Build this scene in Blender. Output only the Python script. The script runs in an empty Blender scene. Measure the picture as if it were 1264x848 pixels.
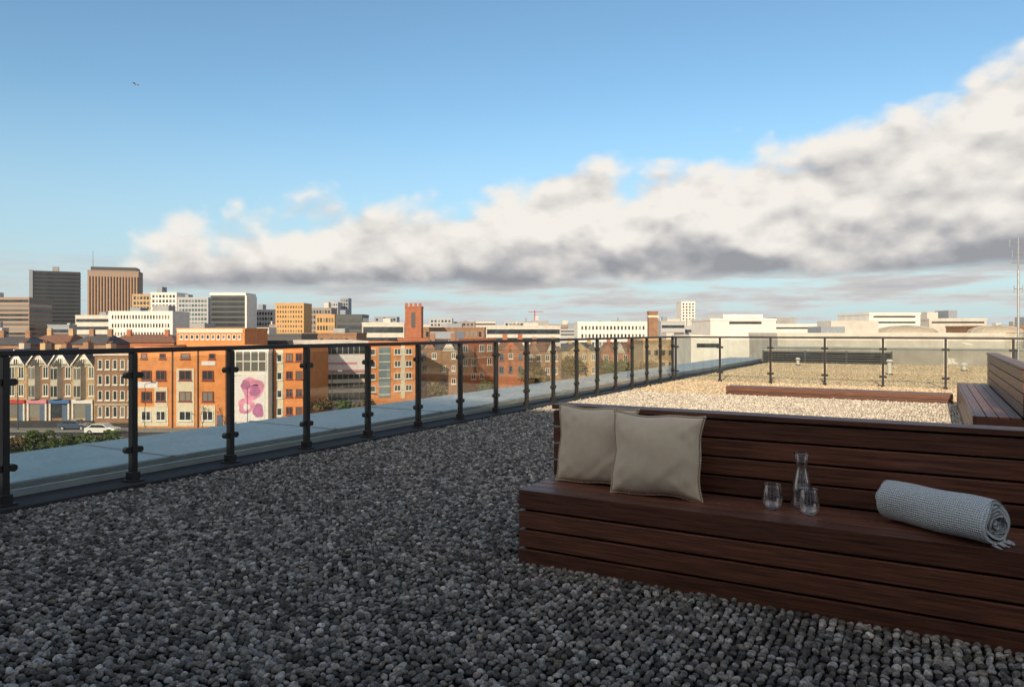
import bpy, bmesh, math, random
import numpy as np
from mathutils import Vector, Matrix
random.seed(7)
R=math.radians
SC=bpy.context.scene; COL=SC.collection
TH=R(29.92); SN,CS=math.sin(TH),math.cos(TH)
CH=1.24; GZ=-13.0
def P(px,z):
    u=(px-632)/900; return (z*(-SN+u*CS), z*(CS+u*SN))
def HT(py,z): return CH+(408-py)/900*z
# ---------------------------------------------------------------- materials
def mat(name,col,rough=.7,var=.12,scale=3,bump=0,bscale=40,metal=0,stretch=(1,1,1),spec=.5,island=0,col2=None,coat=0,objvar=None):
    m=bpy.data.materials.new(name); m.use_nodes=True; nt=m.node_tree; b=nt.nodes['Principled BSDF']
    b.inputs['Roughness'].default_value=rough; b.inputs['Metallic'].default_value=metal
    b.inputs['Specular IOR Level'].default_value=spec
    if coat: b.inputs['Coat Weight'].default_value=coat
    tc=nt.nodes.new('ShaderNodeTexCoord'); mp=nt.nodes.new('ShaderNodeMapping'); mp.inputs['Scale'].default_value=stretch
    nt.links.new(tc.outputs['Object'],mp.inputs['Vector'])
    n=nt.nodes.new('ShaderNodeTexNoise'); n.inputs['Scale'].default_value=scale; n.inputs['Detail'].default_value=4; n.inputs['Roughness'].default_value=.6
    nt.links.new(mp.outputs[0],n.inputs['Vector'])
    r=nt.nodes.new('ShaderNodeValToRGB'); r.color_ramp.elements[0].position=.3; r.color_ramp.elements[1].position=.7
    c2=col2 or tuple(min(1,c*(1+var)) for c in col)
    r.color_ramp.elements[0].color=(*[c*(1-var) for c in col],1); r.color_ramp.elements[1].color=(*c2,1)
    nt.links.new(n.outputs['Fac'],r.inputs['Fac']); out=r.outputs['Color']
    if island:
        g=nt.nodes.new('ShaderNodeNewGeometry'); mr=nt.nodes.new('ShaderNodeMapRange'); mr.inputs['To Min'].default_value=1-island; mr.inputs['To Max'].default_value=1+island
        nt.links.new(g.outputs['Random Per Island'],mr.inputs['Value'])
        mx=nt.nodes.new('ShaderNodeVectorMath'); mx.operation='SCALE'
        nt.links.new(out,mx.inputs[0]); nt.links.new(mr.outputs[0],mx.inputs['Scale']); out=mx.outputs[0]
    if objvar:
        oi=nt.nodes.new('ShaderNodeObjectInfo'); rr=nt.nodes.new('ShaderNodeValToRGB'); rr.color_ramp.elements[0].position=.55; rr.color_ramp.elements[1].position=1
        rr.color_ramp.elements[0].color=(0,0,0,1); rr.color_ramp.elements[1].color=(1,1,1,1)
        nt.links.new(oi.outputs['Random'],rr.inputs[0]); mx=nt.nodes.new('ShaderNodeMix'); mx.data_type='RGBA'; nt.links.new(rr.outputs[0],mx.inputs[0]); nt.links.new(out,mx.inputs[6]); mx.inputs[7].default_value=(*objvar,1); out=mx.outputs[2]
    nt.links.new(out,b.inputs['Base Color'])
    if bump:
        n2=nt.nodes.new('ShaderNodeTexNoise'); n2.inputs['Scale'].default_value=bscale; n2.inputs['Detail'].default_value=3
        nt.links.new(mp.outputs[0],n2.inputs['Vector'])
        bp=nt.nodes.new('ShaderNodeBump'); bp.inputs['Strength'].default_value=bump; bp.inputs['Distance'].default_value=.01
        nt.links.new(n2.outputs['Fac'],bp.inputs['Height']); nt.links.new(bp.outputs[0],b.inputs['Normal'])
    return m
def wood(name,dark,light,groove=False):
    m=mat(name,dark,rough=.5,scale=11,stretch=(.35,9,9),col2=light,island=.38,bump=.0,spec=.55)
    nt=m.node_tree; b=nt.nodes['Principled BSDF']
    tc=nt.nodes.new('ShaderNodeTexCoord'); mp=nt.nodes.new('ShaderNodeMapping'); mp.inputs['Scale'].default_value=(1.5,60,60)
    nt.links.new(tc.outputs['Object'],mp.inputs['Vector'])
    n=nt.nodes.new('ShaderNodeTexNoise'); n.inputs['Scale'].default_value=3; n.inputs['Detail'].default_value=4
    nt.links.new(mp.outputs[0],n.inputs['Vector'])
    h=n.outputs['Fac']
    if groove:
        w=nt.nodes.new('ShaderNodeTexWave'); w.bands_direction='Y'; w.inputs['Scale'].default_value=22; w.inputs['Distortion'].default_value=0
        nt.links.new(tc.outputs['Object'],w.inputs['Vector'])
        a=nt.nodes.new('ShaderNodeMath'); a.operation='MULTIPLY_ADD'; a.inputs[1].default_value=1.6
        nt.links.new(w.outputs['Fac'],a.inputs[0]); nt.links.new(h,a.inputs[2]); h=a.outputs[0]
    bp=nt.nodes.new('ShaderNodeBump'); bp.inputs['Strength'].default_value=.4; bp.inputs['Distance'].default_value=.003
    nt.links.new(h,bp.inputs['Height']); nt.links.new(bp.outputs[0],b.inputs['Normal'])
    mr=nt.nodes.new('ShaderNodeMapRange'); mr.inputs['To Min'].default_value=.25; mr.inputs['To Max'].default_value=.58
    nt.links.new(n.outputs['Fac'],mr.inputs['Value']); nt.links.new(mr.outputs[0],b.inputs['Roughness'])
    return m
M={}
M['wood']=wood('hardwood',(.048,.018,.011),(.18,.068,.038))
M['woodseat']=wood('hardwood_grooved',(.072,.027,.017),(.22,.086,.050),True)
M['core']=mat('dark_core',(.006,.005,.004),.9)
M['black']=mat('black_metal',(.012,.012,.013),.42,var=.2,scale=20)
M['rubber']=mat('membrane',(.02,.021,.023),.8,bump=.3,bscale=30)
M['coping']=mat('coping_metal',(.33,.375,.40),.34,var=.18,scale=1.6,metal=.25,bump=.1,bscale=8)
M['parapet']=mat('parapet_render',(.34,.32,.29),.85,var=.18,scale=1.5)
M['louvre']=mat('louvre',(.06,.062,.068),.6)
M['roofbase']=mat('gravel_bed',(.008,.008,.008),.95,var=.5,scale=30)
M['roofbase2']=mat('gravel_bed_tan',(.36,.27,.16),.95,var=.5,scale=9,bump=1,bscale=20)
M['steel']=mat('galvanised',(.45,.46,.47),.45,metal=.6,scale=10)
M['pvc']=mat('pale_pipe',(.62,.60,.56),.6)
M['cream']=mat('cream_render',(.66,.58,.45),.85)
M['white']=mat('white_render',(.74,.71,.66),.8,var=.1,scale=.5)
M['offwhite']=mat('offwhite_render',(.58,.54,.48),.8,var=.14,scale=.5)
M['orange']=mat('orange_brick',(.66,.25,.085),.85,var=.16,scale=.8)
M['red']=mat('red_brick',(.36,.13,.068),.85,var=.18,scale=.8)
M['brown']=mat('brown_brick',(.28,.16,.10),.85,var=.22,scale=.8)
M['tan']=mat('tan_stone',(.46,.32,.18),.85,var=.2,scale=.8)
M['greystone']=mat('grey_stone',(.50,.45,.38),.85,var=.15,scale=1)
M['grey']=mat('grey_concrete',(.34,.34,.34),.8,var=.15,scale=.5)
M['dark']=mat('dark_cladding',(.065,.068,.075),.5)
M['slate']=mat('slate',(.085,.08,.08),.75,var=.25,scale=2)
M['tile']=mat('clay_tile',(.20,.10,.065),.8,var=.2,scale=2)
M['fins']=mat('bronze_fins',(.38,.24,.16),.7,var=.1)
M['ochre']=mat('ochre_panel',(.54,.32,.13),.7)
M['pane']=mat('window_glass',(.035,.045,.055),.12,var=.5,scale=.35,spec=.8,objvar=(.26,.24,.21))
M['darkpane']=mat('dark_glazing',(.03,.036,.044),.2,var=.4,scale=.2,spec=.7)
M['paneblue']=mat('blue_glass',(.07,.12,.15),.12,var=.5,scale=.4,spec=.8,objvar=(.22,.27,.29))
M['wframe']=mat('white_frame',(.70,.67,.62),.6)
M['rframe']=mat('red_frame',(.22,.05,.04),.6)
M['bframe']=mat('blue_frame',(.08,.12,.2),.6)
M['roofgrey']=mat('flat_roof_felt',(.16,.16,.165),.9)
M['haze1']=mat('far_pale',(.44,.44,.45),.85); M['haze2']=mat('far_brown',(.31,.26,.24),.85); M['haze3']=mat('far_grey',(.28,.31,.35),.85); M['haze4']=mat('far_clay',(.34,.25,.20),.85)  # far wall colours with distance haze mixed into them
M['dome']=mat('dome_membrane',(.42,.36,.27),.7)
M['asphalt']=mat('asphalt',(.055,.055,.06),.85,var=.2,scale=.5)
M['paving']=mat('paving',(.26,.24,.22),.85)
M['grass']=mat('grass',(.06,.09,.025),.95,var=.4,scale=.2,col2=(.11,.13,.045))
M['ground']=mat('ground',(.10,.095,.07),.95,var=.3,scale=.02,col2=(.13,.12,.09))
M['line']=mat('road_paint',(.7,.7,.68),.7)
M['bark']=mat('bark',(.09,.065,.045),.9)
M['leafg']=mat('leaf_green',(.065,.095,.026),.8,island=.6); M['leafb']=mat('leaf_brown',(.14,.10,.042),.8,island=.6); M['leafy']=mat('leaf_yellow',(.34,.24,.06),.8,island=.4)
M['linen']=mat('linen',(.70,.59,.455),.92,var=.04,scale=30,bump=.3,bscale=420)
M['piping']=mat('linen_piping',(.56,.46,.34),.92)
M['pinkp']=mat('pink_paint',(.62,.25,.32),.7); M['mpink']=mat('mural_pink',(.66,.26,.40),.7,var=.3,scale=.7); M['purple']=mat('mural_magenta',(.40,.14,.30),.7,var=.3,scale=.7); M['mwhite']=mat('mural_white',(.72,.68,.69),.7)
M['redp']=mat('red_paint',(.45,.04,.04),.5); M['bluep']=mat('blue_paint',(.05,.14,.35),.5)
M['carwhite']=mat('car_white',(.75,.75,.75),.25,var=.02,coat=.6); M['carblue']=mat('car_blue',(.05,.08,.14),.25,var=.02,coat=.6)
M['tyre']=mat('tyre',(.02,.02,.02),.9); M['feather']=mat('feather',(.55,.55,.55),.8); M['wingtip']=mat('grey_feather',(.2,.2,.22),.8)
def glassmat(name,tint,edge=.8,base=.03,power=5.0):
    m=bpy.data.materials.new(name); m.use_nodes=True; nt=m.node_tree; nt.nodes.remove(nt.nodes['Principled BSDF'])
    o=nt.nodes['Material Output']; t=nt.nodes.new('ShaderNodeBsdfTransparent'); t.inputs[0].default_value=(*tint,1)
    g=nt.nodes.new('ShaderNodeBsdfGlossy'); g.inputs['Roughness'].default_value=.02; g.inputs['Color'].default_value=(1,1,1,1)
    ge=nt.nodes.new('ShaderNodeNewGeometry'); d=nt.nodes.new('ShaderNodeVectorMath'); d.operation='DOT_PRODUCT'
    nt.links.new(ge.outputs['Incoming'],d.inputs[0]); nt.links.new(ge.outputs['Normal'],d.inputs[1])
    def mm(op,a,b=None):
        q=nt.nodes.new('ShaderNodeMath'); q.operation=op
        for i,v in enumerate((a,b)):
            if v is None: continue
            if isinstance(v,(int,float)): q.inputs[i].default_value=v
            else: nt.links.new(v,q.inputs[i])
        return q.outputs[0]
    f=mm('ADD',mm('MULTIPLY',mm('POWER',mm('SUBTRACT',1.0,mm('ABSOLUTE',d.outputs['Value'])),power),edge),base)
    x=nt.nodes.new('ShaderNodeMixShader'); nt.links.new(f,x.inputs[0])
    nt.links.new(t.outputs[0],x.inputs[1]); nt.links.new(g.outputs[0],x.inputs[2]); nt.links.new(x.outputs[0],o.inputs[0]); return m
M['bglass']=glassmat('balustrade_glass',(.88,.905,.89),.9,.07,4.5)
M['tglass']=glassmat('table_glass',(.985,.99,.995),.9,.09,1.7)
M['water']=glassmat('water',(.93,.96,.98),.6,.08,1.6)
# ---------------------------------------------------------------- mesh builder
class MB:
    def __init__(s): s.v=[]; s.f=[]; s.m=[]
    def add(s,vs,fs,mi=0):
        o=len(s.v); s.v+=[tuple(p) for p in vs]; s.f+=[tuple(i+o for i in f) for f in fs]; s.m+=[mi]*len(fs); return s
    def box(s,x0,x1,y0,y1,z0,z1,mi=0):
        return s.add([(x0,y0,z0),(x1,y0,z0),(x1,y1,z0),(x0,y1,z0),(x0,y0,z1),(x1,y0,z1),(x1,y1,z1),(x0,y1,z1)],
          [(0,3,2,1),(4,5,6,7),(0,1,5,4),(1,2,6,5),(2,3,7,6),(3,0,4,7)],mi)
    def prism(s,poly,y0,y1,mi=0):
        n=len(poly); vs=[(x,y0,z) for x,z in poly]+[(x,y1,z) for x,z in poly]
        return s.add(vs,[tuple(range(n)),tuple(range(2*n-1,n-1,-1))]+[(i,i+n,(i+1)%n+n,(i+1)%n) for i in range(n)],mi)
    def tube(s,p,q,r,r2=None,n=8,mi=0):
        p=Vector(p); q=Vector(q); r2=r if r2 is None else r2; d=(q-p).normalized()
        a=d.orthogonal().normalized(); b=d.cross(a); vs=[]
        for c,rr in ((p,r),(q,r2)):
            for i in range(n):
                t=2*math.pi*i/n; vs.append(c+a*rr*math.cos(t)+b*rr*math.sin(t))
        return s.add(vs,[(i,(i+1)%n,(i+1)%n+n,i+n) for i in range(n)]+[tuple(range(n-1,-1,-1)),tuple(range(n,2*n))],mi)
    def lathe(s,prof,n=32,c=(0,0,0),mi=0):
        vs=[];k=len(prof)
        for r,z in prof:
            for i in range(n):
                t=2*math.pi*i/n; vs.append((c[0]+r*math.cos(t),c[1]+r*math.sin(t),c[2]+z))
        fs=[(j*n+i,j*n+(i+1)%n,(j+1)*n+(i+1)%n,(j+1)*n+i) for j in range(k-1) for i in range(n)]
        return s.add(vs,fs,mi)
    def mesh(s,name,mats,smooth=False,bevel=0):
        me=bpy.data.meshes.new(name); me.from_pydata(s.v,[],s.f)
        if not isinstance(mats,(list,tuple)): mats=[mats]
        for m in mats: me.materials.append(m)
        me.polygons.foreach_set('material_index',s.m)
        if bevel:
            bm=bmesh.new(); bm.from_mesh(me); bmesh.ops.bevel(bm,geom=bm.edges[:],offset=bevel,segments=2,affect='EDGES',profile=.6); bm.to_mesh(me); bm.free()
        if smooth: me.polygons.foreach_set('use_smooth',[True]*len(me.polygons))
        me.update(); return me
    def build(s,name,mats,parent=None,loc=None,smooth=False,bevel=0,rz=0):
        o=bpy.data.objects.new(name,s.mesh(name,mats,smooth,bevel)); COL.objects.link(o)
        if parent: o.parent=parent
        if loc: o.location=loc
        if rz: o.rotation_euler.z=rz
        return o
def link(name,me,parent=None,loc=None):
    o=bpy.data.objects.new(name,me); COL.objects.link(o)
    if parent: o.parent=parent
    if loc: o.location=loc
    return o
def tag(o,label=None,cat=None,group=None,kind=None):
    if label: o['label']=label
    if cat: o['category']=cat
    if group: o['group']=group
    if kind: o['kind']=kind
    return o
def thing(name,label,cat,loc=(0,0,0),rz=0,group=None):
    o=bpy.data.objects.new(name,None); COL.objects.link(o); o.location=loc; o.rotation_euler=(0,0,rz); o.empty_display_size=.2
    return tag(o,label,cat,group)
# ---------------------------------------------------------------- roof, kerb, coping
RX0,RX1,RY0,RY1=-7.15,26,-14,29.6
b=MB(); b.box(-5.72,RX1,RY0,RY1,GZ,-.02); tag(b.build('terrace_building',M['parapet']),kind='structure')
b=MB(); b.add([(-5.5,RY0,0),(RX1,RY0,0),(RX1,14.1,0),(-5.5,14.1,0)],[(0,1,2,3)]); tag(b.build('terrace_floor',M['roofbase']),kind='structure')
b=MB(); b.add([(-5.5,14.1,.002),(RX1,14.1,.002),(RX1,RY1,.002),(-5.5,RY1,.002)],[(0,1,2,3)]); tag(b.build('roof_floor',M['roofbase2']),kind='structure')
b=MB(); b.box(-5.72,-5.36,RY0,RY1,-.015,.045); tag(b.build('roof_kerb',M['rubber'],bevel=.008),kind='structure')
cp=thing('parapet_coping','wide pale grey metal coping outside the long glass balustrade','coping',(-6.43,0,0))
b=MB(); b.box(-.66,.705,RY0,RY1+.2,-1.2,.15); b.build('coping_top',M['coping'],cp,bevel=.012)
for k in range(22):
    y=-12+k*2.0
    MB().box(-.663,.708,y,y+.05,.12,.157).build('joint_cover',M['coping'],cp)
fp=thing('parapet_wall','low grey parapet wall closing the far end of the gravel roof','wall',(0,29.3,0))
MB().box(-5.7,RX1,0,.3,.0,.58).build('wall',M['parapet'],fp)
MB().box(-5.75,RX1,-.04,.34,.583,.63).build('coping_cap',M['coping'],fp)
sc=thing('louvre_screen','low dark louvred plant screen against the far parapet','screen',(0,28.9,0))
MB().box(-5.6,-1.2,.06,.12,.05,.46).build('backing',M['core'],sc)
b=MB()
for k in range(5): b.box(-5.6,-1.2,0,.05,.06+k*.085,.115+k*.085)
b.build('louvre',M['louvre'],sc)
for x in (-5.6,-4.1,-2.7,-1.25): MB().box(x,x+.06,-.02,.0,0,.5).build('upright',M['dark'],sc)
EL=24; SHY=9.9
ph=thing('penthouse','cream rendered penthouse storey rising behind the terrace','building',(0,-2,0))
MB().box(-7.0,RX1,-11,0,0.003,(SHY+2)/.989*math.tan(R(EL))).build('wall',M['white'],ph)
for k in range(6):
    w=MB().box(-5+k*4,-2.4+k*4,.002,.05,.1,2.5).build('window',M['dark'],ph); MB().box(-4.9+k*4,-2.5+k*4,.052,.06,.2,2.4).build('pane',M['pane'],w)
# ---------------------------------------------------------------- stones
def ico(sub):
    bm=bmesh.new(); bmesh.ops.create_icosphere(bm,subdivisions=sub,radius=1); bm.verts.ensure_lookup_table()
    v=np.array([x.co[:] for x in bm.verts]); f=np.array([[a.index for a in q.verts] for q in bm.faces]); bm.free(); return v,f
def stones(name,pts,size,sub,colors,m,zoff=0.3,sv=(.82,1.1)):
    rng=np.random.default_rng(len(pts)); V,F=ico(sub); N=len(pts); k=len(V)
    Vb=np.sign(V)*np.abs(V)**.82; Vb/=np.linalg.norm(Vb,axis=1)[:,None]**.7
    nv=24; var=[]
    for i in range(nv):
        d=rng.normal(size=(5,3)); d/=np.linalg.norm(d,axis=1)[:,None]; ph=rng.uniform(0,6.28,5)
        r=1+.06*np.sum(np.cos(V@d.T*2.2+ph),axis=1); r=np.clip(r,.74,1.26)
        dd=Vb*r[:,None]
        for _ in range(2):
            q=rng.normal(size=3); q/=np.linalg.norm(q); s=dd@q; dd=dd-np.where(s>.78,(s-.78),0)[:,None]*q[None]*.8
        var.append(dd)
    var=np.array(var)
    sel=rng.integers(0,nv,N); base=var[sel]
    s=np.stack([rng.uniform(.95,1.2,N),rng.uniform(.82,1.05,N),rng.uniform(.55,.8,N)],1)*(size*rng.uniform(sv[0],sv[1],N))[:,None]*.5
    base=base*s[:,None,:]
    ax=rng.normal(size=(N,4)); ax[:,1:3]*=.22; ax/=np.linalg.norm(ax,axis=1)[:,None]; w,x,y,z=ax.T
    Rm=np.stack([np.stack([1-2*(y*y+z*z),2*(x*y-z*w),2*(x*z+y*w)],1),np.stack([2*(x*y+z*w),1-2*(x*x+z*z),2*(y*z-x*w)],1),np.stack([2*(x*z-y*w),2*(y*z+x*w),1-2*(x*x+y*y)],1)],1)
    co=np.einsum('nij,nkj->nki',Rm,base); co[:,:,0]+=pts[:,0,None]; co[:,:,1]+=pts[:,1,None]; co[:,:,2]+=(pts[:,2]+size*zoff)[:,None]
    fc=(F[None]+(np.arange(N)*k)[:,None,None]).reshape(-1)
    me=bpy.data.meshes.new(name); me.vertices.add(N*k); me.vertices.foreach_set('co',co.astype(np.float32).ravel())
    nf=N*len(F); me.loops.add(nf*3); me.loops.foreach_set('vertex_index',fc.astype(np.int32)); me.polygons.add(nf)
    me.polygons.foreach_set('loop_start',np.arange(0,nf*3,3,dtype=np.int32)); me.polygons.foreach_set('use_smooth',np.ones(nf,dtype=bool))
    me.update(calc_edges=True)
    at=me.attributes.new('tint','FLOAT_COLOR','POINT'); c=np.repeat(np.concatenate([colors,np.ones((N,1))],1),k,axis=0); at.data.foreach_set('color',c.astype(np.float32).ravel())
    me.materials.append(m); me.validate()
    return link(name,me)
def stonemat(name):
    m=bpy.data.materials.new(name); m.use_nodes=True; nt=m.node_tree; b=nt.nodes['Principled BSDF']; b.inputs['Roughness'].default_value=.78; b.inputs['Specular IOR Level'].default_value=.35
    a=nt.nodes.new('ShaderNodeAttribute'); a.attribute_name='tint'; tc=nt.nodes.new('ShaderNodeTexCoord')
    n=nt.nodes.new('ShaderNodeTexNoise'); n.inputs['Scale'].default_value=85; n.inputs['Detail'].default_value=3; n.inputs['Roughness'].default_value=.7
    nt.links.new(tc.outputs['Object'],n.inputs['Vector'])
    mr=nt.nodes.new('ShaderNodeMapRange'); mr.inputs['From Min'].default_value=.32; mr.inputs['From Max'].default_value=.68; mr.inputs['To Min'].default_value=.35; mr.inputs['To Max'].default_value=1.65
    nt.links.new(n.outputs['Fac'],mr.inputs['Value'])
    s=nt.nodes.new('ShaderNodeVectorMath'); s.operation='SCALE'; nt.links.new(a.outputs['Color'],s.inputs[0]); nt.links.new(mr.outputs[0],s.inputs['Scale']); nt.links.new(s.outputs[0],b.inputs['Base Color'])
    bp=nt.nodes.new('ShaderNodeBump'); bp.inputs['Strength'].default_value=.5; bp.inputs['Distance'].default_value=.005; nt.links.new(n.outputs['Fac'],bp.inputs['Height']); nt.links.new(bp.outputs[0],b.inputs['Normal'])
    return m
M['stone']=stonemat('pebble')
def gridpts(x0,x1,y0,y1,dx,dy,jit,seed,filt,zr=.008,off=0.5):
    rng=np.random.default_rng(seed); xs=np.arange(x0,x1,dx); ys=np.arange(y0,y1,dy); X,Y=np.meshgrid(xs,ys)
    X=X+(np.arange(len(ys))%2)[:,None]*dx*off
    X=X.ravel()+rng.normal(0,jit*dx,X.size); Y=Y.ravel()+rng.normal(0,jit*dy,Y.size)
    X=X+.010*np.sin(Y*3.1+X*1.3); Y=Y+.010*np.sin(X*2.3+Y*.9)
    z=-X*SN+Y*CS; u=(X*CS+Y*SN)/np.maximum(z,.01)
    k=(z>1.9)&(np.abs(u)<.80)&filt(X,Y,z)
    k&=(X>-5.36)&(X<x1)&(Y>y0)&(Y<y1)
    k&=~((X>-1.88)&(X<2.0)&(Y>3.39)&(Y<3.86)); k&=~((X>.37)&(X<.85)&(Y>8.5)&(Y<13.7)); k&=~((X>-3.4)&(X<.35)&(Y>14.1)&(Y<14.5))
    Z=rng.uniform(0,zr,X.size); return np.stack([X,Y,Z],1)[k]
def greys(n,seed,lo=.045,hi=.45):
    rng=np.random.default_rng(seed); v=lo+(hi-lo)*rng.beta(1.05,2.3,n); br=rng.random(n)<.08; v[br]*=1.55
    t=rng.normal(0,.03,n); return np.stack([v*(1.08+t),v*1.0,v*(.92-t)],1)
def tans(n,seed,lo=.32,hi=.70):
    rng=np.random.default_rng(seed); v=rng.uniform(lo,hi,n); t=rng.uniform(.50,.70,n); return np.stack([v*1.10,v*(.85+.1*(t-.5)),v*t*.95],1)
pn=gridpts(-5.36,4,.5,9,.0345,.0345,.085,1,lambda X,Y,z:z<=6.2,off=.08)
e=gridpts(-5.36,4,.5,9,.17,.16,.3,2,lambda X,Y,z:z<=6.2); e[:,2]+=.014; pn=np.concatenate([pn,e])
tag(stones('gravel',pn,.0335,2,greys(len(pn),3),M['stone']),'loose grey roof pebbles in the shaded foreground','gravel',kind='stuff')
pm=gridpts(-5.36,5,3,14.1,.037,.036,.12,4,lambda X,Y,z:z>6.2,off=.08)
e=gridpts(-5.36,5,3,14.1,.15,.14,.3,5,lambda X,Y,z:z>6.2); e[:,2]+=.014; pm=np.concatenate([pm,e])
cm_=greys(len(pm),6,.06,.48); sun_f=np.clip((pm[:,1]-9.5)/1.2,0,1)[:,None]; sun_c=np.random.default_rng(5).uniform(.28,.74,(len(pm),1))*np.array([[1.08,.95,.78]]); cm_=cm_*(1-sun_f)+sun_c*sun_f  # sunlight painted in: stones turn paler and warmer past the shadow edge
tag(stones('gravel',pm,.038,1,cm_,M['stone']),'grey roof pebbles with painted-in sunlight further back, stretching away behind the near bench','gravel',kind='stuff')
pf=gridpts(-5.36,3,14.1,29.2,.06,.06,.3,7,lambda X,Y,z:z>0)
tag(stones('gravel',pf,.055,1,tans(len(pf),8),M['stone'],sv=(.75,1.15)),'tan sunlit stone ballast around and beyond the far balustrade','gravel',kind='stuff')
# ---------------------------------------------------------------- balustrades
def balustrade(label,loc,rz,posts,x0,x1,zb):
    t=thing('glass_balustrade',label,'balustrade',loc,rz)
    MB().box(x0,x1,-.027,.027,1.062,1.102).build('handrail',M['black'],t,bevel=.006)
    pm_=MB().box(-.022,.022,-.03,.03,.05,1.061-zb).mesh('post',M['black'],bevel=.004)
    fm=MB(); fm.box(-.06,.06,-.06,.06,.0,.014); fm.box(-.036,.036,-.042,.042,.012,.075)
    fm=fm.mesh('foot',M['black'],bevel=.003)
    cms=[]
    for sx in (-1,1):
        c=MB(); c.box(min(sx*.020,sx*.05),max(sx*.020,sx*.05),-.018,.018,-.022,.022); c.tube((sx*.05,-.022,0),(sx*.05,.022,0),.026,n=14); cms.append(c.mesh('clamp',M['black']))
    for x in posts:
        p=link('post',pm_,t,(x,0,zb)); link('foot',fm,p,(0,0,0))
        for c in cms: link('clamp',c,p,(0,0,.25)); link('clamp',c,p,(0,0,.84))
    ps=sorted(posts)
    for a,b_ in zip(ps[:-1],ps[1:]):
        MB().box(a+.04,b_-.04,-.005,.005,.14,1.025).build('glass_panel',M['bglass'],t)
    return t
yps=[3.52+.928*i for i in range(-3,16)]
balustrade('long black framed glass balustrade running along the left roof edge',(-5.5,0,0),R(90),yps,-1.0,yps[-1]+.03,.045)
xps=[-5.5+1.15*i for i in range(1,9)]
balustrade('shorter black framed glass balustrade crossing the sunlit gravel roof',(0,yps[-1],0),0,[-5.42]+xps,-5.46,xps[-1]+.03,.003)
# ---------------------------------------------------------------- benches
def bench(label,loc,rz,L,BH):
    t=thing('timber_bench',label,'bench',loc,rz); w=M['wood']; bv=.004
    D=.41; T=.12
    b=MB(); b.box(.03,L-.03,.03,D+T-.03,.002,.37); b.box(.03,L-.03,D+.03,D+T-.03,.37,BH-.03); b.build('frame',M['core'],t)
    zs=[(.0,.091),(.100,.191),(.200,.290),(.299,.40)]
    b=MB()
    for a,c in zs: b.box(0,L,0,.024,a+.002,c)
    b.build('front_panel',w,t,bevel=bv)
    for xa in (0,L-.024):
        b=MB()
        for a,c in zs: b.box(xa,xa+.024,.026,D+T-.026,a+.002,c-(.026 if c==.40 else 0))
        b.build('end_panel',w,t,bevel=bv)
    b=MB()
    ys=[.026+i*(.384/4) for i in range(5)]
    for a,c in zip(ys[:-1],ys[1:]): b.box(0,L,a+.001,c-.007,.375,.399)
    b.build('seat',M['woodseat'],t,bevel=.003)
    n=4; h=(BH-.028-.405)/n
    b=MB()
    for i in range(n): b.box(0,L,D,D+.024,.407+i*h,.407+(i+1)*h-.010)
    b.build('backrest',w,t,bevel=bv)
    for xa in (0,L-.024):
        b=MB()
        for i in range(n): b.box(xa,xa+.024,D+.026,D+T-.026,.407+i*h,.407+(i+1)*h-.010)
        b.build('backrest_end',w,t,bevel=bv)
    b=MB()
    for i in range(n): b.box(0,L,D+T-.024,D+T,.407+i*h,.407+(i+1)*h-.010)
    for a,c in zs: b.box(0,L,D+T-.024,D+T,a+.002,c-.005)
    b.build('back_panel',w,t,bevel=bv)
    b=MB(); b.box(-.006,L+.006,D-.012,D+.058,BH-.026,BH); b.box(-.006,L+.006,D+.063,D+T+.012,BH-.026,BH); b.build('top_rail',M['woodseat'],t,bevel=bv)
    return t
bench('long reddish brown slatted timber bench in the shaded foreground with cushions on it',(-1.894,3.363,0),0,4.4,.815)
bench('timber bench at the right edge in sunlight, side on behind the near bench',(.35,13.7,0),R(-90),5.2,.89)
t=thing('timber_step','long low reddish timber step in front of the crossing balustrade','step',(-3.41,14.12,0))
b=MB(); b.box(0,3.72,0,.022,.002,.085); b.box(0,3.72,0,.022,.092,.178); b.build('riser',M['wood'],t,bevel=.003)
b=MB()
for i in range(3): b.box(0,3.72,.024+i*.12,.024+i*.12+.114,.156,.178)
b.build('tread',M['wood'],t,bevel=.003)
MB().box(.02,3.7,.03,.38,.002,.15).build('frame',M['core'],t)
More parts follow.
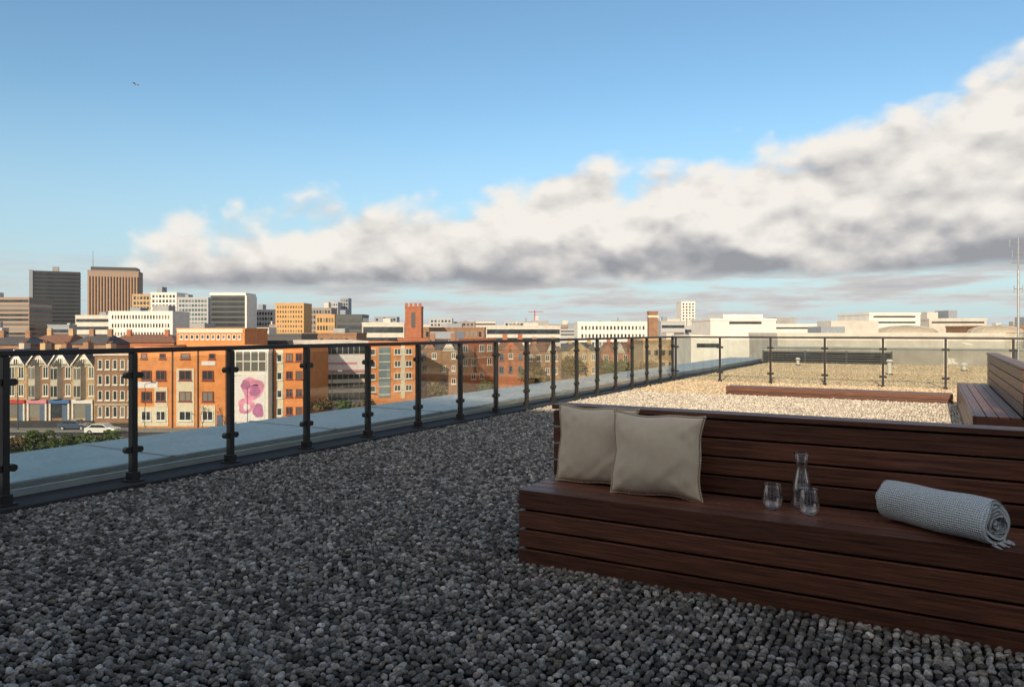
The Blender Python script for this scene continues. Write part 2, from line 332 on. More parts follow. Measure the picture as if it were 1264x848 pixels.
# ---------------------------------------------------------------- cushions
def cushion(label,loc,lean,yaw,w,h,T,seed,roll=0):
    rnd=random.Random(seed); n=30
    t=thing('cushion',label,'cushion',loc,0); t.rotation_euler=(lean,roll,yaw)
    ph=[rnd.uniform(0,6.28) for _ in range(8)]
    def pt(u,v,s):
        x=w/2*u*(1-.08*(1-v*v)**.8); z=h/2*v*(1-.075*(1-u*u)**.8)
        th=T/2*max(0,(1-u**4)*(1-v**4))**.58*(.78+.22*(1-u*u)*(1-v*v))
        rr=math.hypot(u,v)
        wr=.003*math.sin(7*u+3*v+ph[0])*math.sin(4*v-3*u+ph[1])+.007*math.sin(15*(u-v)+ph[2])*max(0,rr-.6)+.007*math.sin(13*(u+v)+ph[3])*max(0,rr-.6)
        wr+=.004*math.exp(-((u+v*s-.9)**2)*14)*math.sin(11*(u-v)+ph[4])
        e=max(0,(1-u**4)*(1-v**4))**.5
        return (x+.004*math.sin(6*v+ph[5]),s*(th+wr*e),z+.005*math.sin(5*u+ph[6]))
    b=MB()
    for s in (-1,1):
        vs=[pt(-1+2*i/n,-1+2*j/n,s) for j in range(n+1) for i in range(n+1)]
        fs=[(j*(n+1)+i,j*(n+1)+i+1,(j+1)*(n+1)+i+1,(j+1)*(n+1)+i) for j in range(n) for i in range(n)]
        if s>0: fs=[f[::-1] for f in fs]
        b.add(vs,fs)
    o=b.build('cover',M['linen'],t,smooth=True)
    bm=bmesh.new(); bm.from_mesh(o.data); bmesh.ops.remove_doubles(bm,verts=bm.verts[:],dist=.0002); bm.to_mesh(o.data); bm.free()
    sub=o.modifiers.new('s','SUBSURF'); sub.levels=1; sub.render_levels=1
    edge=[pt(-1+2*i/n,-1,1) for i in range(n)]+[pt(1,-1+2*i/n,1) for i in range(n)]+[pt(1-2*i/n,1,1) for i in range(n)]+[pt(-1,1-2*i/n,1) for i in range(n)]
    b=MB()
    for i in range(len(edge)): b.tube(edge[i],edge[(i+1)%len(edge)],.0045,n=6)
    b.build('piping',M['piping'],t,smooth=True)
    return t
cushion('beige linen cushion at the bench end, half behind the other cushion',(-1.590,3.688,.612),R(-7),R(0),.475,.43,.12,3)
cushion('beige linen cushion overlapping its twin, standing nearer the bench front',(-1.215,3.585,.606),R(-9),R(4),.475,.425,.17,8)
# ---------------------------------------------------------------- glasses, carafe
SZ=.3995
def tumbler(label,x,y):
    t=thing('drinking_glass',label,'glass',(x,y,SZ),0,'two clear stemless glasses on the bench')
    b=MB(); b.lathe([(.0,.0),(.026,.0),(.033,.003),(.043,.02),(.048,.044),(.0475,.068),(.043,.095),(.0395,.115),(.0388,.1165),(.0376,.115),(.0411,.095),(.0456,.068),(.0461,.044),(.041,.022),(.029,.011),(.0,.009)],48)
    b.build('bowl',M['tglass'],t,smooth=True); return t
tumbler('clear stemless glass left of the carafe',-.653,3.60); tumbler('clear stemless glass in front of the carafe, to its right',-.487,3.572)
t=thing('carafe','clear glass carafe with flared neck half full of water','carafe',(-.535,3.69,SZ))
MB().lathe([(0,0),(.042,0),(.048,.004),(.050,.02),(.049,.085),(.043,.125),(.032,.165),(.026,.195),(.027,.215),(.033,.245),(.037,.258),(.0358,.2595),(.0315,.245),(.0255,.215),(.0245,.195),(.0305,.165),(.0415,.125),(.0475,.085),(.0483,.02),(.044,.009),(0,.008)],48).build('bottle',M['tglass'],t,smooth=True)
MB().lathe([(0,.0095),(.0425,.0105),(.0470,.02),(.0462,.085),(.0418,.115),(0,.115)],48).build('water',M['water'],t,smooth=True)
# ---------------------------------------------------------------- rolled blanket
def knit():
    m=bpy.data.materials.new('blanket_knit'); m.use_nodes=True; nt=m.node_tree; b=nt.nodes['Principled BSDF']; b.inputs['Roughness'].default_value=.95; b.inputs['Sheen Weight'].default_value=.3
    uv=nt.nodes.new('ShaderNodeUVMap'); uv.uv_map='UVMap'; sp=nt.nodes.new('ShaderNodeSeparateXYZ'); nt.links.new(uv.outputs[0],sp.inputs[0])
    def mt(op,a,b_=None):
        q=nt.nodes.new('ShaderNodeMath'); q.operation=op
        for i,v in enumerate((a,b_)):
            if v is None: continue
            if isinstance(v,(int,float)): q.inputs[i].default_value=v
            else: nt.links.new(v,q.inputs[i])
        return q.outputs[0]
    k=2*math.pi/.0125
    s=mt('MULTIPLY',mt('SINE',mt('MULTIPLY',mt('ADD',sp.outputs[0],sp.outputs[1]),k*.707)),mt('SINE',mt('MULTIPLY',mt('SUBTRACT',sp.outputs[0],sp.outputs[1]),k*.707)))
    h=mt('ADD',mt('MULTIPLY',s,.5),.5)
    r=nt.nodes.new('ShaderNodeValToRGB'); r.color_ramp.elements[0].position=.08; r.color_ramp.elements[1].position=.56
    r.color_ramp.elements[0].color=(.24,.30,.35,1); r.color_ramp.elements[1].color=(.66,.71,.74,1); nt.links.new(h,r.inputs[0]); nt.links.new(r.outputs[0],b.inputs['Base Color'])
    bp=nt.nodes.new('ShaderNodeBump'); bp.inputs['Strength'].default_value=1; bp.inputs['Distance'].default_value=.004; nt.links.new(h,bp.inputs['Height']); nt.links.new(bp.outputs[0],b.inputs['Normal'])
    return m
M['knit']=knit()
RB=.099
t=thing('rolled_blanket','pale blue knitted throw rolled up on the bench seat','blanket',(-.165,3.65,SZ+RB-.002),R(-35))
L=.47; nt_=130; nx=40; turns=3.6; th=.0205
rows=[]; arc=0; prev=None
for i in range(nt_+1):
    a=i/nt_*turns*2*math.pi; r=.012+(RB-.012-th/2)*(i/nt_); arc+= 0 if prev is None else r*(turns*2*math.pi/nt_); prev=1; rows.append((a,r,arc))
def bp_(a,r,x,end):
    a2=a+2.2
    wob=.003*math.sin(3*a+9*x)+.002*math.sin(23*x+a)
    ex=.010*math.sin(a*1.3+.5)+.006*math.sin(a*2.7) if end else 0
    sq=1-.07*max(0,-math.sin(a2))
    return (x+ex,(r+wob)*math.cos(a2)*1.03,(r+wob)*math.sin(a2)*sq)
b=MB(); uvs=[]
def grid(rad,flip):
    o=len(b.v); vs=[]
    for a,r,s in rows:
        for j in range(nx+1):
            x=L*j/nx; f=max(0,(abs(j/nx-.5)-.45)/.05); rr=r+rad*(1-.35*min(1,f)**2)
            vs.append(bp_(a,rr,x,j in(0,nx))); uvs.append((s+rad,x))
    fs=[]
    for i in range(nt_):
        for j in range(nx):
            q=(i*(nx+1)+j,(i+1)*(nx+1)+j,(i+1)*(nx+1)+j+1,i*(nx+1)+j+1); fs.append(q if flip else q[::-1])
    b.add(vs,fs); return o
o1=grid(th/2,False); o2=grid(-th/2,True); W=nx+1
fs=[]
for i in range(nt_):
    for j in (0,nx): fs.append((o1+i*W+j,o1+(i+1)*W+j,o2+(i+1)*W+j,o2+i*W+j))
for j in range(nx): fs.append((o1+nt_*W+j,o1+nt_*W+j+1,o2+nt_*W+j+1,o2+nt_*W+j))
b.f+=fs; b.m+=[0]*len(fs)
me=b.mesh('roll',M['knit'],smooth=True); ul=me.uv_layers.new(name='UVMap')
for lp in me.loops: ul.data[lp.index].uv=uvs[lp.vertex_index]
link('roll',me,t)
M['tassel']=mat('tassel',(.60,.64,.67),.95)
for k in range(7):
    y=-.02+.016*k
    p0=Vector((L-.006+.004*math.sin(k),y,-.084+.010*abs(math.sin(k*2)))); p1=p0+Vector((.02+.006*math.sin(k*3),.004*math.cos(k),-.006)); p2=p1+Vector((.014,.006*math.sin(k*5),-.002))
    p1.z=max(p1.z,-.091); p2.z=max(p2.z,-.092)
    b=MB(); b.tube(p0,p1,.005,.0045,n=6); b.tube(p1,p2,.0045,.002,n=6); b.build('tassel',M['tassel'],t,smooth=True)
# ---------------------------------------------------------------- roof things
def vent(label,px,py,h,r):
    z=CH*900/(py-408); x,y=P(px,z); t=thing('vent_pipe',label,'vent pipe',(x,y,0))
    MB().tube((0,0,.02),(0,0,h),r,n=16).build('pipe',M['pvc'],t)
    MB().tube((0,0,h+.03),(0,0,h+.09),r*1.7,r*1.1,n=16).build('cowl',M['pvc'],t)
    for a in range(3): MB().tube((r*.8*math.cos(a*2.1),r*.8*math.sin(a*2.1),h-.01),(r*.8*math.cos(a*2.1),r*.8*math.sin(a*2.1),h+.04),.008,n=5).build('bracket',M['steel'],t)
    MB().tube((0,0,.01),(0,0,.06),r*2.2,r*1.3,n=16).build('flashing',M['rubber'],t)
vent('pale vent pipe with cowl on the tan gravel, centre right',1098,464,.36,.055)
vent('short pale vent pipe close to the right hand bench',1190,459,.18,.06)
vent('small vent pipe near the dark louvred screen',985,452,.2,.05)
x,y=P(1257,23.9); t=thing('antenna_mast','slender metal antenna mast with crossbars at the right edge','antenna',(x,y,0))
b=MB(); b.tube((0,0,0),(0,0,3.2),.035,n=10); b.tube((0,0,3.19),(0,0,4.3),.022,n=8); b.build('pole',M['steel'],t)
for zz,ln in ((4.1,.28),(3.75,.2),(3.45,.24),(2.6,.14)):
    b=MB(); b.tube((-ln*CS,-ln*SN,zz),(ln*CS,ln*SN,zz),.014,n=6)
    for s in (-1,1): b.tube((s*ln*CS,s*ln*SN,zz-.12),(s*ln*CS,s*ln*SN,zz+.12),.012,n=6)
    b.build('crossbar',M['steel'],t)
MB().box(-.2,.2,-.2,.2,.003,.08).build('base_plate',M['steel'],t)
# bird
x,y=P(167,80); t=thing('bird','small pale gull gliding high in the blue sky','bird',(x,y,HT(105,80)),R(20))
b=MB(); prof=[(-.22,.01),(-.15,.045),(-.03,.065),(.08,.055),(.15,.035),(.19,.04),(.225,.025),(.26,.004)]
vs=[];n=10
for xx,r in prof:
    for i in range(n): a=6.283*i/n; vs.append((xx,r*math.cos(a),r*math.sin(a)))
b.add(vs,[(j*n+i,j*n+(i+1)%n,(j+1)*n+(i+1)%n,(j+1)*n+i) for j in range(len(prof)-1) for i in range(n)])
b.build('body',M['feather'],t,smooth=True)
for s in (-1,1):
    b=MB(); b.add([(.10,s*.04,.03),(-.07,s*.04,.03),(-.06,s*.26,.14),(.12,s*.26,.15),(-.02,s*.50,.10),(.05,s*.50,.11),(-.07,s*.62,.06)],[(0,1,2,3),(3,2,4,5),(5,4,6)]); b.build('wing',M['wingtip'],t)
MB().add([(-.2,.03,0),(-.2,-.03,0),(-.33,-.06,0),(-.33,.06,0)],[(0,1,2,3)]).build('tail',M['feather'],t)
# ---------------------------------------------------------------- ground
def quadR(name,x0,x1,z0,z1,zz,m,kind='structure'):
    vs=[(z*(-SN)+x*CS, z*CS+x*SN, zz) for x,z in ((x0,z0),(x1,z0),(x1,z1),(x0,z1))]
    return tag(MB().add(vs,[(0,1,2,3)]).build(name,m),kind=kind)
quadR('ground',-4000,4000,-3000,7000,GZ,M['ground'])
quadR('grass',-160,60,60,92,GZ+.03,M['grass'])
quadR('road',-160,60,92,102,GZ+.06,M['asphalt'])
def kerbR(x0,x1,z0,z1):
    b=MB(); b.box(x0,x1,z0,z1,0,.14); o=b.build('pavement',M['paving'],loc=(0,0,GZ+.03),rz=TH); tag(o,kind='structure')
kerbR(-160,60,102,105.5); kerbR(-160,60,89,92)
quadR('forecourt',-160,-54,105.5,116,GZ+.05,M['asphalt'])
for k in range(12): tag(MB().box(-95+k*8,-92+k*8,96.9,97.1,0,.012).build('road_marking',M['line'],loc=(0,0,GZ+.065),rz=TH),kind='structure')
# ---------------------------------------------------------------- buildings
CACHE={}
class B:
    def __init__(s,name,label,cat,x0,x1,yt,z0,mt,z1=None,depth=12,roof='flat',group=None,par=.5,plant=0):
        z1=z1 or z0; a=Vector(P(x0,z0)); c=Vector(P(x1,z1)); e=c-a
        s.x0,s.x1,s.z=x0,x1,(z0+z1)/2; s.W=e.length; s.H=HT(yt,s.z)-GZ; s.D=depth
        s.r=thing(name,label,cat,(a.x,a.y,GZ),math.atan2(e.y,e.x),group)
        if roof=='flat':
            MB().box(0,s.W,0,depth,0,s.H-par).build('wall',mt,s.r)
            b=MB(); o=[(-.1,-.1),(s.W+.1,-.1),(s.W+.1,depth+.1),(-.1,depth+.1)]; i=[(.3,.3),(s.W-.3,.3),(s.W-.3,depth-.3),(.3,depth-.3)]
            vs=[(x,y,s.H-par) for x,y in o]+[(x,y,s.H-par) for x,y in i]+[(x,y,s.H) for x,y in o]+[(x,y,s.H) for x,y in i]; fs=[]
            for k in range(4):
                j=(k+1)%4; fs+=[(k,j,8+j,8+k),(4+j,4+k,12+k,12+j),(8+k,8+j,12+j,12+k),(j,k,4+k,4+j)]
            b.add(vs,fs); b.build('parapet',mt,s.r)
            MB().box(.3,s.W-.3,.3,depth-.3,s.H-par,s.H-par+.1).build('roof',M['roofgrey'],s.r)
        elif roof=='none': MB().box(0,s.W,0,depth,0,s.H).build('wall',mt,s.r)
        rnd=random.Random(x0*7+int(yt))
        for k in range(plant):
            w=s.W*rnd.uniform(.10,.26); xx=rnd.uniform(.05,.7)*s.W; h=rnd.uniform(.8,2.2)*max(1,s.z/250)
            MB().box(xx,xx+w,depth*.3+k*.01,depth*.7+k*.01,s.H-par+.1,s.H+h).build('roof_plant',rnd.choice([M['grey'],M['haze3'],M['offwhite']]),s.r)
    def lx(s,px): return s.W*(px-s.x0)/(s.x1-s.x0)
    def lz(s,py): return HT(py,s.z)-GZ
    def win(s,px0,px1,py0,py1,fr='wframe',pa='pane',bars=1):
        x0,x1=s.lx(px0),s.lx(px1); z0,z1=s.lz(py1),s.lz(py0); w=round(x1-x0,1); h=round(z1-z0,1); key=(w,h,fr,pa,bars)
        if key not in CACHE:
            t=.11; b=MB(); b.box(0,w,-.08,0,0,t); b.box(0,w,-.08,0,h-t,h); b.box(0,t,-.08,0,t,h-t); b.box(w-t,w,-.08,0,t,h-t)
            for k in range(bars): c=w*(k+1)/(bars+1); b.box(c-.05,c+.05,-.07,0,t,h-t)
            b.box(-.1,w+.1,-.16,0,-.14,0)
            p=MB().box(t,w-t,-.03,-.005,t,h-t)
            CACHE[key]=(b.mesh('window',M[fr]),p.mesh('pane',M[pa]))
        a=link('window',CACHE[key][0],s.r,(x0,0,z0)); link('pane',CACHE[key][1],a,(0,0,0)); return a
    def box(s,name,px0,px1,py0,py1,m,y0=-.05,y1=0):
        return MB().box(s.lx(px0),s.lx(px1),y0,y1,s.lz(py1),s.lz(py0)).build(name,m,s.r)
    def grid(s,rows,cols,top,bot,fw=.6,fh=.55,pa='pane',mx=.04):
        z1=s.H-top; z0=bot; ch=(z1-z0)/rows; cw=s.W*(1-2*mx)/cols; w=cw*fw; h=ch*fh; me=MB().box(0,w,-.12,0,0,h).mesh('window',M[pa])
        for i in range(rows):
            for j in range(cols): link('window',me,s.r,(s.W*mx+j*cw+(cw-w)/2,0,z0+i*ch+(ch-h)/2))
    def bands(s,rows,top,bot,fh=.5,pa='pane'):
        z1=s.H-top; ch=(z1-bot)/rows; me=MB().box(.4,s.W-.4,-.12,0,0,ch*fh).mesh('window_band',M[pa]); me2=MB().box(-.0,.12,.6,s.D-.6,0,ch*fh).mesh('window_band',M[pa])
        for i in range(rows):
            link('window_band',me,s.r,(0,0,bot+i*ch+ch*(1-fh)/2)); link('window_band',me2,s.r,(s.W,0,bot+i*ch+ch*(1-fh)/2))
def terrace(label,x0,x1,yap,ye,mt,shop,gm,bay=True,z=115):
    s=B('terraced_house',label,'house',x0,x1,ye,z,mt,roof='none',depth=11)
    W,H=s.W,s.H; ap=s.lz(yap)
    MB().prism([(W*.1,H),(W*.9,H),(W/2,ap)],-.02,.4).build('gable',gm,s.r)
    rd=MB(); rd.add([(-.1,-.3,H),(W+.1,-.3,H),(W+.1,5.5,ap-.4),(-.1,5.5,ap-.4),(W+.1,11.2,H),(-.1,11.2,H)],[(0,1,2,3),(3,2,4,5),(1,4,2),(0,3,5)])
    for sx in (-1,1):
        rd.add([(W/2,-.4,ap+.12),(W/2+sx*W*.46,-.4,H-.1),(W/2+sx*W*.46,2.6,H-.1),(W/2,5,ap+.12)],[(0,1,2,3)])
    rf=rd.build('roof',M['slate'],s.r)
    for sx in (-1,1):
        MB().add([(W/2,-.46,ap+.16),(W/2+sx*W*.47,-.46,H-.06),(W/2+sx*W*.47,-.46,H-.36),(W/2,-.46,ap-.14),(W/2,-.40,ap+.16),(W/2+sx*W*.47,-.40,H-.06),(W/2+sx*W*.47,-.40,H-.36),(W/2,-.40,ap-.14)],[(0,1,2,3),(7,6,5,4),(0,4,5,1),(3,2,6,7),(1,5,6,2)]).build('bargeboard',M['wframe'],rf)
    MB().box(W-.5,W+.35,4,5.6,H,ap+1.0).build('chimney',mt,rf)
    for k in range(3): MB().tube((W-.1,4.35+k*.45,ap+1.0),(W-.1,4.35+k*.45,ap+1.45),.13,.1,n=7).build('chimney_pot',M['tile'],rf)
    MB().box(.2,W-.2,-.3,0,2.75,3.35).build('shopfront',shop,s.r); MB().box(.35,W-.35,-.1,0,.5,2.7).build('shop_window',M['pane'],s.r)
    MB().box(W*.62,W*.62+1,-.16,-.1,.05,2.5).build('door',M['bframe'],s.r)
    for xx in (.2,W-.45): MB().box(xx,xx+.25,-.25,0,0,2.75).build('pilaster',M['wframe'],s.r)
    fl=(H-3.4)/2
    if bay:
        bw=W*.5; bx=W*.12; b=MB(); b.add([(bx,0,3.5),(bx+bw*.2,-.8,3.5),(bx+bw*.8,-.8,3.5),(bx+bw,0,3.5),(bx,0,H-.3),(bx+bw*.2,-.8,H-.3),(bx+bw*.8,-.8,H-.3),(bx+bw,0,H-.3)],[(0,1,5,4),(1,2,6,5),(2,3,7,6),(4,5,6,7),(3,2,1,0)])
        by=b.build('bay',M['greystone'],s.r)
        for k in range(2):
            MB().box(bx+bw*.24,bx+bw*.76,-.86,-.8,3.9+k*fl,3.5+k*fl+fl-.7).build('bay_window',M['pane'],by)
            MB().box(bx+bw*.48,bx+bw*.52,-.92,-.86,3.9+k*fl,3.5+k*fl+fl-.7).build('glazing_bar',M['wframe'],by)
        MB().add([(bx-.1,-.02,H-.3),(bx+bw/2,-1.0,H-.3),(bx+bw+.1,-.02,H-.3),(bx+bw/2,-.02,H+.8)],[(0,1,3),(1,2,3)]).build('bay_roof',M['slate'],s.r)
        xs=[.74]
    else: xs=[.2,.62]
    for k in range(2):
        for f in xs:
            px=s.x0+(s.x1-s.x0)*f; w=.9/ s.W*(s.x1-s.x0); y1=408+ (CH-GZ-(3.9+k*fl))*900/s.z; y0=408+(CH-GZ-(3.9+k*fl+1.9))*900/s.z
            s.win(px,px+w,y0,y1)
    px=(s.x0+s.x1)/2; w=.8/s.W*(s.x1-s.x0); s.win(px-w/2,px+w/2,ye-(ye-yap)*.42,ye+2)
    MB().box(-.05,W+.05,-.12,0,H-.25,H).build('cornice',M['greystone'],s.r)
    return s
terrace('grey stone gabled house at the far left edge of the street row',-22,6,432,449,M['greystone'],M['bluep'],M['greystone'])
terrace('tan brick gabled house with red shop fascia, left part of the terrace',6,33,432,450,M['tan'],M['redp'],M['white'],bay=False)
terrace('brown brick gabled house with pink shop fascia, mid terrace',33,60,433,449,M['brown'],M['pinkp'],M['greystone'])
terrace('dark gabled house with white bay windows and blue shop fascia',60,88,431,450,M['brown'],M['bluep'],M['white'])
terrace('tan gabled house with white fascia at the right end of the gabled row',88,117,433,450,M['tan'],M['mwhite'],M['cream'])
s=B('tenement_block','brown brick four storey block joining the gabled row to the orange building','building',117,167,436,112,M['brown'],depth=12)
for r_ in range(4):
    for c in range(5): s.win(121+c*9.2,126.4+c*9.2,444+r_*19,456+r_*19 if r_<3 else 515,fr='wframe',bars=0)
s.box('cornice',116.5,167,436.5,439,M['greystone'],-.35)
s.box('string_course',117,167,498.5,500,M['greystone'],-.12)
s=B('orange_building','orange brick building with cream panels and red framed windows','building',167,278,428,106,M['orange'],depth=16)
s.box('cream_panel',169,208,502,526,M['cream'],-.1); s.box('cream_panel',191,207,478,501.8,M['cream'],-.1)
s.box('cream_panel',218,240,455,526,M['cream'],-.1); s.box('cream_panel',248,266,500,526,M['cream'],-.1)
for cx,w in ((181,12),(199,12),(229,15),(257,14)):
    for (y0,y1) in ((457,469),(483,495),(507,519)):
        o=s.win(cx-w/2,cx+w/2,y0,y1,fr='rframe' if y0<500 else 'wframe'); o.location.y=-.11
for cx,w in ((178,8),(201,8),(229,12),(262,8)): s.win(cx-w/2,cx+w/2,436,443,fr='rframe',bars=0)
s.box('cornice',166.5,278,429,431.5,M['cream'],-.3)
s.box('sign_board',169,195,471,479,M['mwhite'],-.09); s.box('sign_board',249,266,446,451,M['mwhite'],-.09)
s.box('downpipe',212.5,213.5,432,528,M['dark'],-.2); s.box('downpipe',244,245,432,528,M['dark'],-.2)
s.box('door',268,275,512,528.5,M['bframe'],-.08)
s2=B('upper_orange_building','orange brick block with a pale top storey rising behind the orange building','building',218,302,405,150,M['orange'],depth=14,plant=1)
s2.box('top_storey',219,300,406,411,M['cream'],-.2)
for c in range(12): s2.win(222+c*6.5,226+c*6.5,413,419,bars=0)
s=B('mural_building','white building carrying a pink and purple mural','building',278,331,430,107,M['white'],depth=14)
s.box('dark_glazing',281,329,434,458,M['pane'],-.04)
for k in range(6): s.box('mullion',281+k*9.4,282.2+k*9.4,434,458,M['wframe'],-.1,-.042)
s.box('transom',281,329,445.3,446.7,M['wframe'],-.12,-.041)
m_=MB(); x0,x1,z0,z1=s.lx(291),s.lx(327),s.lz(521),s.lz(462)
m_.box(x0,x1,-.06,-.002,z0,z1,0)
cw=x1-x0; chh=z1-z0
def blob(cx,cz,rx,rz,mi,y,seed):
    n=30; rr=random.Random(seed); p1,p2=rr.uniform(0,6),rr.uniform(0,6); vs=[]
    for i in range(n):
        a=6.2832*i/n; k=1+.10*math.sin(3*a+p1)+.05*math.sin(5*a+p2); vs.append((min(x1,max(x0,x0+cw*cx+cw*rx*k*math.cos(a))),y,min(z1,max(z0,z0+chh*cz+chh*rz*k*math.sin(a)))))
    m_.add(vs,[tuple(range(n))],mi)
blob(.58,.70,.38,.24,1,-.075,1); blob(.36,.34,.28,.16,1,-.09,4); blob(.78,.24,.18,.15,2,-.09,5); blob(.66,.66,.18,.12,2,-.09,9); blob(.34,.78,.16,.10,2,-.105,12); blob(.38,.32,.12,.07,0,-.105,13)
m_.build('mural',[M['mwhite'],M['mpink'],M['purple']],s.r)
s.box('fascia',278,331,523,527,M['bluep'],-.12)
s=B('orange_infill','narrow orange brick building right of the mural','building',331,376,427,109,M['orange'],depth=14)
s.box('cream_panel',341,350,432,520,M['cream'],-.1); s.box('dark_strip',331.3,338,430,523,M['dark'],-.12)
for r_ in range(4):
    s.win(353,361,436+r_*22,446+r_*22,fr='rframe'); s.win(365,373,436+r_*22,446+r_*22,fr='rframe')
    o=s.win(342,349,437+r_*22,447+r_*22,fr='wframe',bars=0); o.location.y=-.11
s=B('office_block','grey office block with dark ribbon windows and a white banner','building',376,454,421,122,M['offwhite'],z1=126,depth=18)
for i,(a,c) in enumerate(((427,437),(462,468),(473,480),(485,494))):
    w=s.box('window_band',379,452,a,c,M['darkpane'],-.06)
    for k in range(11): MB().box(s.lx(380+k*7),s.lx(380.6+k*7),-.13,-.06,s.lz(c),s.lz(a)).build('mullion',M['grey'],w)
bn=s.box('banner',386,452,439,459,M['mwhite'],-.25,-.02)
MB().box(s.lx(386.5),s.lx(451.5),-.27,-.251,s.lz(458.6),s.lz(456.6)).build('banner_stripe',M['pinkp'],bn); MB().box(s.lx(400),s.lx(440),-.27,-.251,s.lz(450),s.lz(447.4)).build('banner_band',M['pinkp'],bn)
s=B('orange_corner_building','orange brick building with a tall blue glazed stairwell','building',454,517,423,125,M['orange'],z1=129,depth=20)
st=s.box('stair_window',467,481,428,490,M['paneblue'],-.1)
for k in range(6): MB().box(s.lx(467),s.lx(481),-.16,-.1,s.lz(437+k*10),s.lz(436+k*10)).build('transom',M['wframe'],st)
for r_ in range(4):
    s.win(486,494,430+r_*15,438+r_*15,fr='wframe'); s.win(500,508,430+r_*15,438+r_*15,fr='wframe'); s.win(457,463,430+r_*15,438+r_*15,fr='wframe',bars=0)
s.box('cream_panel',494.6,499.4,426,492,M['cream'],-.08)
def hipped(name,label,x0,x1,ye,yr,z,mt,rt,depth=10,rows=2,cols=5,z1=None,cat='house',gables=0):
    s=B(name,label,cat,x0,x1,ye,z,mt,z1=z1,roof='none',depth=depth); W,H=s.W,s.H; hr=s.lz(yr); i=min(W*.18,depth*.4)
    rf=MB().add([(-.3,-.3,H),(W+.3,-.3,H),(W+.3,depth+.3,H),(-.3,depth+.3,H),(i,depth/2,hr),(W-i,depth/2,hr)],[(0,1,5,4),(1,2,5),(2,3,4,5),(3,0,4)]).build('roof',rt,s.r)
    for xx in (W*.2,W*.75): MB().box(xx,xx+1,depth*.4,depth*.4+.7,H+.5,hr+1.2).build('chimney',mt,rf)
    for g in range(gables):
        gx=W*(g+.5)/gables; gw=W*.36/gables; MB().prism([(gx-gw,H-.4),(gx+gw,H-.4),(gx,H+(hr-H)*.95)],-.15,depth*.3).build('gable',M['greystone'] if g%2 else mt,s.r)
    if rows:
        cw=(x1-x0)/cols; rr=random.Random(int(x0))
        for r_ in range(rows):
            for c in range(cols):
                if rr.random()<.25: continue
                k=rr.uniform(.24,.32); s.win(x0+cw*(c+k),x0+cw*(c+1-k),ye+4+r_*16,ye+11+r_*16+rr.choice([0,1,2]),fr=rr.choice(['wframe','bframe','wframe']),bars=1)
    return s
hipped('brick_house','dark brown house with slate roof seen through the balustrade glass',518,566,431,419,140,M['brown'],M['slate'],rows=3,cols=4,gables=2)
s=B('red_brick_block','red brick block with flat roof seen through the middle glass panels','building',566,612,418,150,M['red'],z1=158,depth=20,plant=1)
for r_,c in ((0,0),(0,2),(0,3),(1,0),(1,1),(1,3),(2,1),(2,2)): s.win(571+c*10,577+c*10,426+r_*17,434+r_*17,bars=1)
s.box('string_course',566,612,441,442,M['cream'],-.1)
hipped('warehouse','lower red warehouse with clay roof beside the red brick block',613,648,432,420,150,M['red'],M['tile'],rows=2,cols=3,cat='building',gables=1)
hipped('brick_house','brown brick house with clay roof right of the red brick block',649,692,434,423,165,M['brown'],M['tile'],rows=2,cols=4,gables=2)
hipped('brick_house','tan house with slate roof among dark trees',694,738,433,423,180,M['tan'],M['slate'],rows=2,cols=4,gables=1)
hipped('brick_house','small red house with clay roof left of the white low building',742,790,434,423,190,M['red'],M['tile'],rows=2,cols=4,gables=3)
s=B('brick_shed','pale ochre brick shed just left of the white building','building',794,852,419,150,M['tan'],depth=16,plant=1); s.grid(2,6,1.5,6,.5,.4)
hipped('rear_house','dark slate roofed house behind the left end of the gabled row',-30,30,426,415,150,M['brown'],M['slate'],rows=0)
hipped('rear_house','brown clay roofed house behind the middle of the gabled row',34,84,424,412,165,M['tan'],M['tile'],rows=0)
hipped('rear_house','slate roofed house behind the right of the gabled row',88,130,425,413,155,M['brown'],M['slate'],rows=0)
hipped('rear_house','long clay roofed house behind the brown four storey block',128,215,423,413,175,M['red'],M['tile'],rows=0)
s=B('rear_block','dark flat roofed block directly behind the mural building','building',300,372,412,170,M['dark'],depth=14,plant=2); s.bands(4,1,3)
s=B('rear_block','brown brick block behind the narrow orange building','building',372,440,411,200,M['brown'],depth=14,plant=1); s.grid(4,10,1,3)
def sky(name,label,x0,x1,yt,z,mt,style=None,rows=5,cols=8,pa='pane',plant=0,depth=None,fw=.6,fh=.55,z1=None,cat='building'):
    s=B(name,label,cat,x0,x1,yt,z,M[mt],z1=z1,depth=depth or max(14,(x1-x0)/900*z*.6),par=.6,plant=plant)
    if style=='g': s.grid(rows,cols,.8,s.H*.3,fw,fh,pa)
    if style=='b': s.bands(rows,.8,s.H*.25,fh,pa)
    return s
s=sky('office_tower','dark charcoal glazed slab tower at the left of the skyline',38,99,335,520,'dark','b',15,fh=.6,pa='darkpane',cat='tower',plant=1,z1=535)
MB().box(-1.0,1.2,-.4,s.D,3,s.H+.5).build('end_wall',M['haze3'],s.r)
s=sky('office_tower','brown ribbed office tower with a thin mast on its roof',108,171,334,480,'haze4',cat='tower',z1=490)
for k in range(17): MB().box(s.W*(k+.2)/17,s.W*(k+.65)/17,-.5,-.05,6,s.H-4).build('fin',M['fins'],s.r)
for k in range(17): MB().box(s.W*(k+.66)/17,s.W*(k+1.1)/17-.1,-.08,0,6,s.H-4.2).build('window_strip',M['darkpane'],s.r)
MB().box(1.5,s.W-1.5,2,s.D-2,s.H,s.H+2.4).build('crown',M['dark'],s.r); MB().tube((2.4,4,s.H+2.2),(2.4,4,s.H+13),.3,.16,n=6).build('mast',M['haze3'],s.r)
sky('office_block','brown banded office block at the far left edge of the skyline',-40,36,367,420,'haze4','b',9,plant=1)
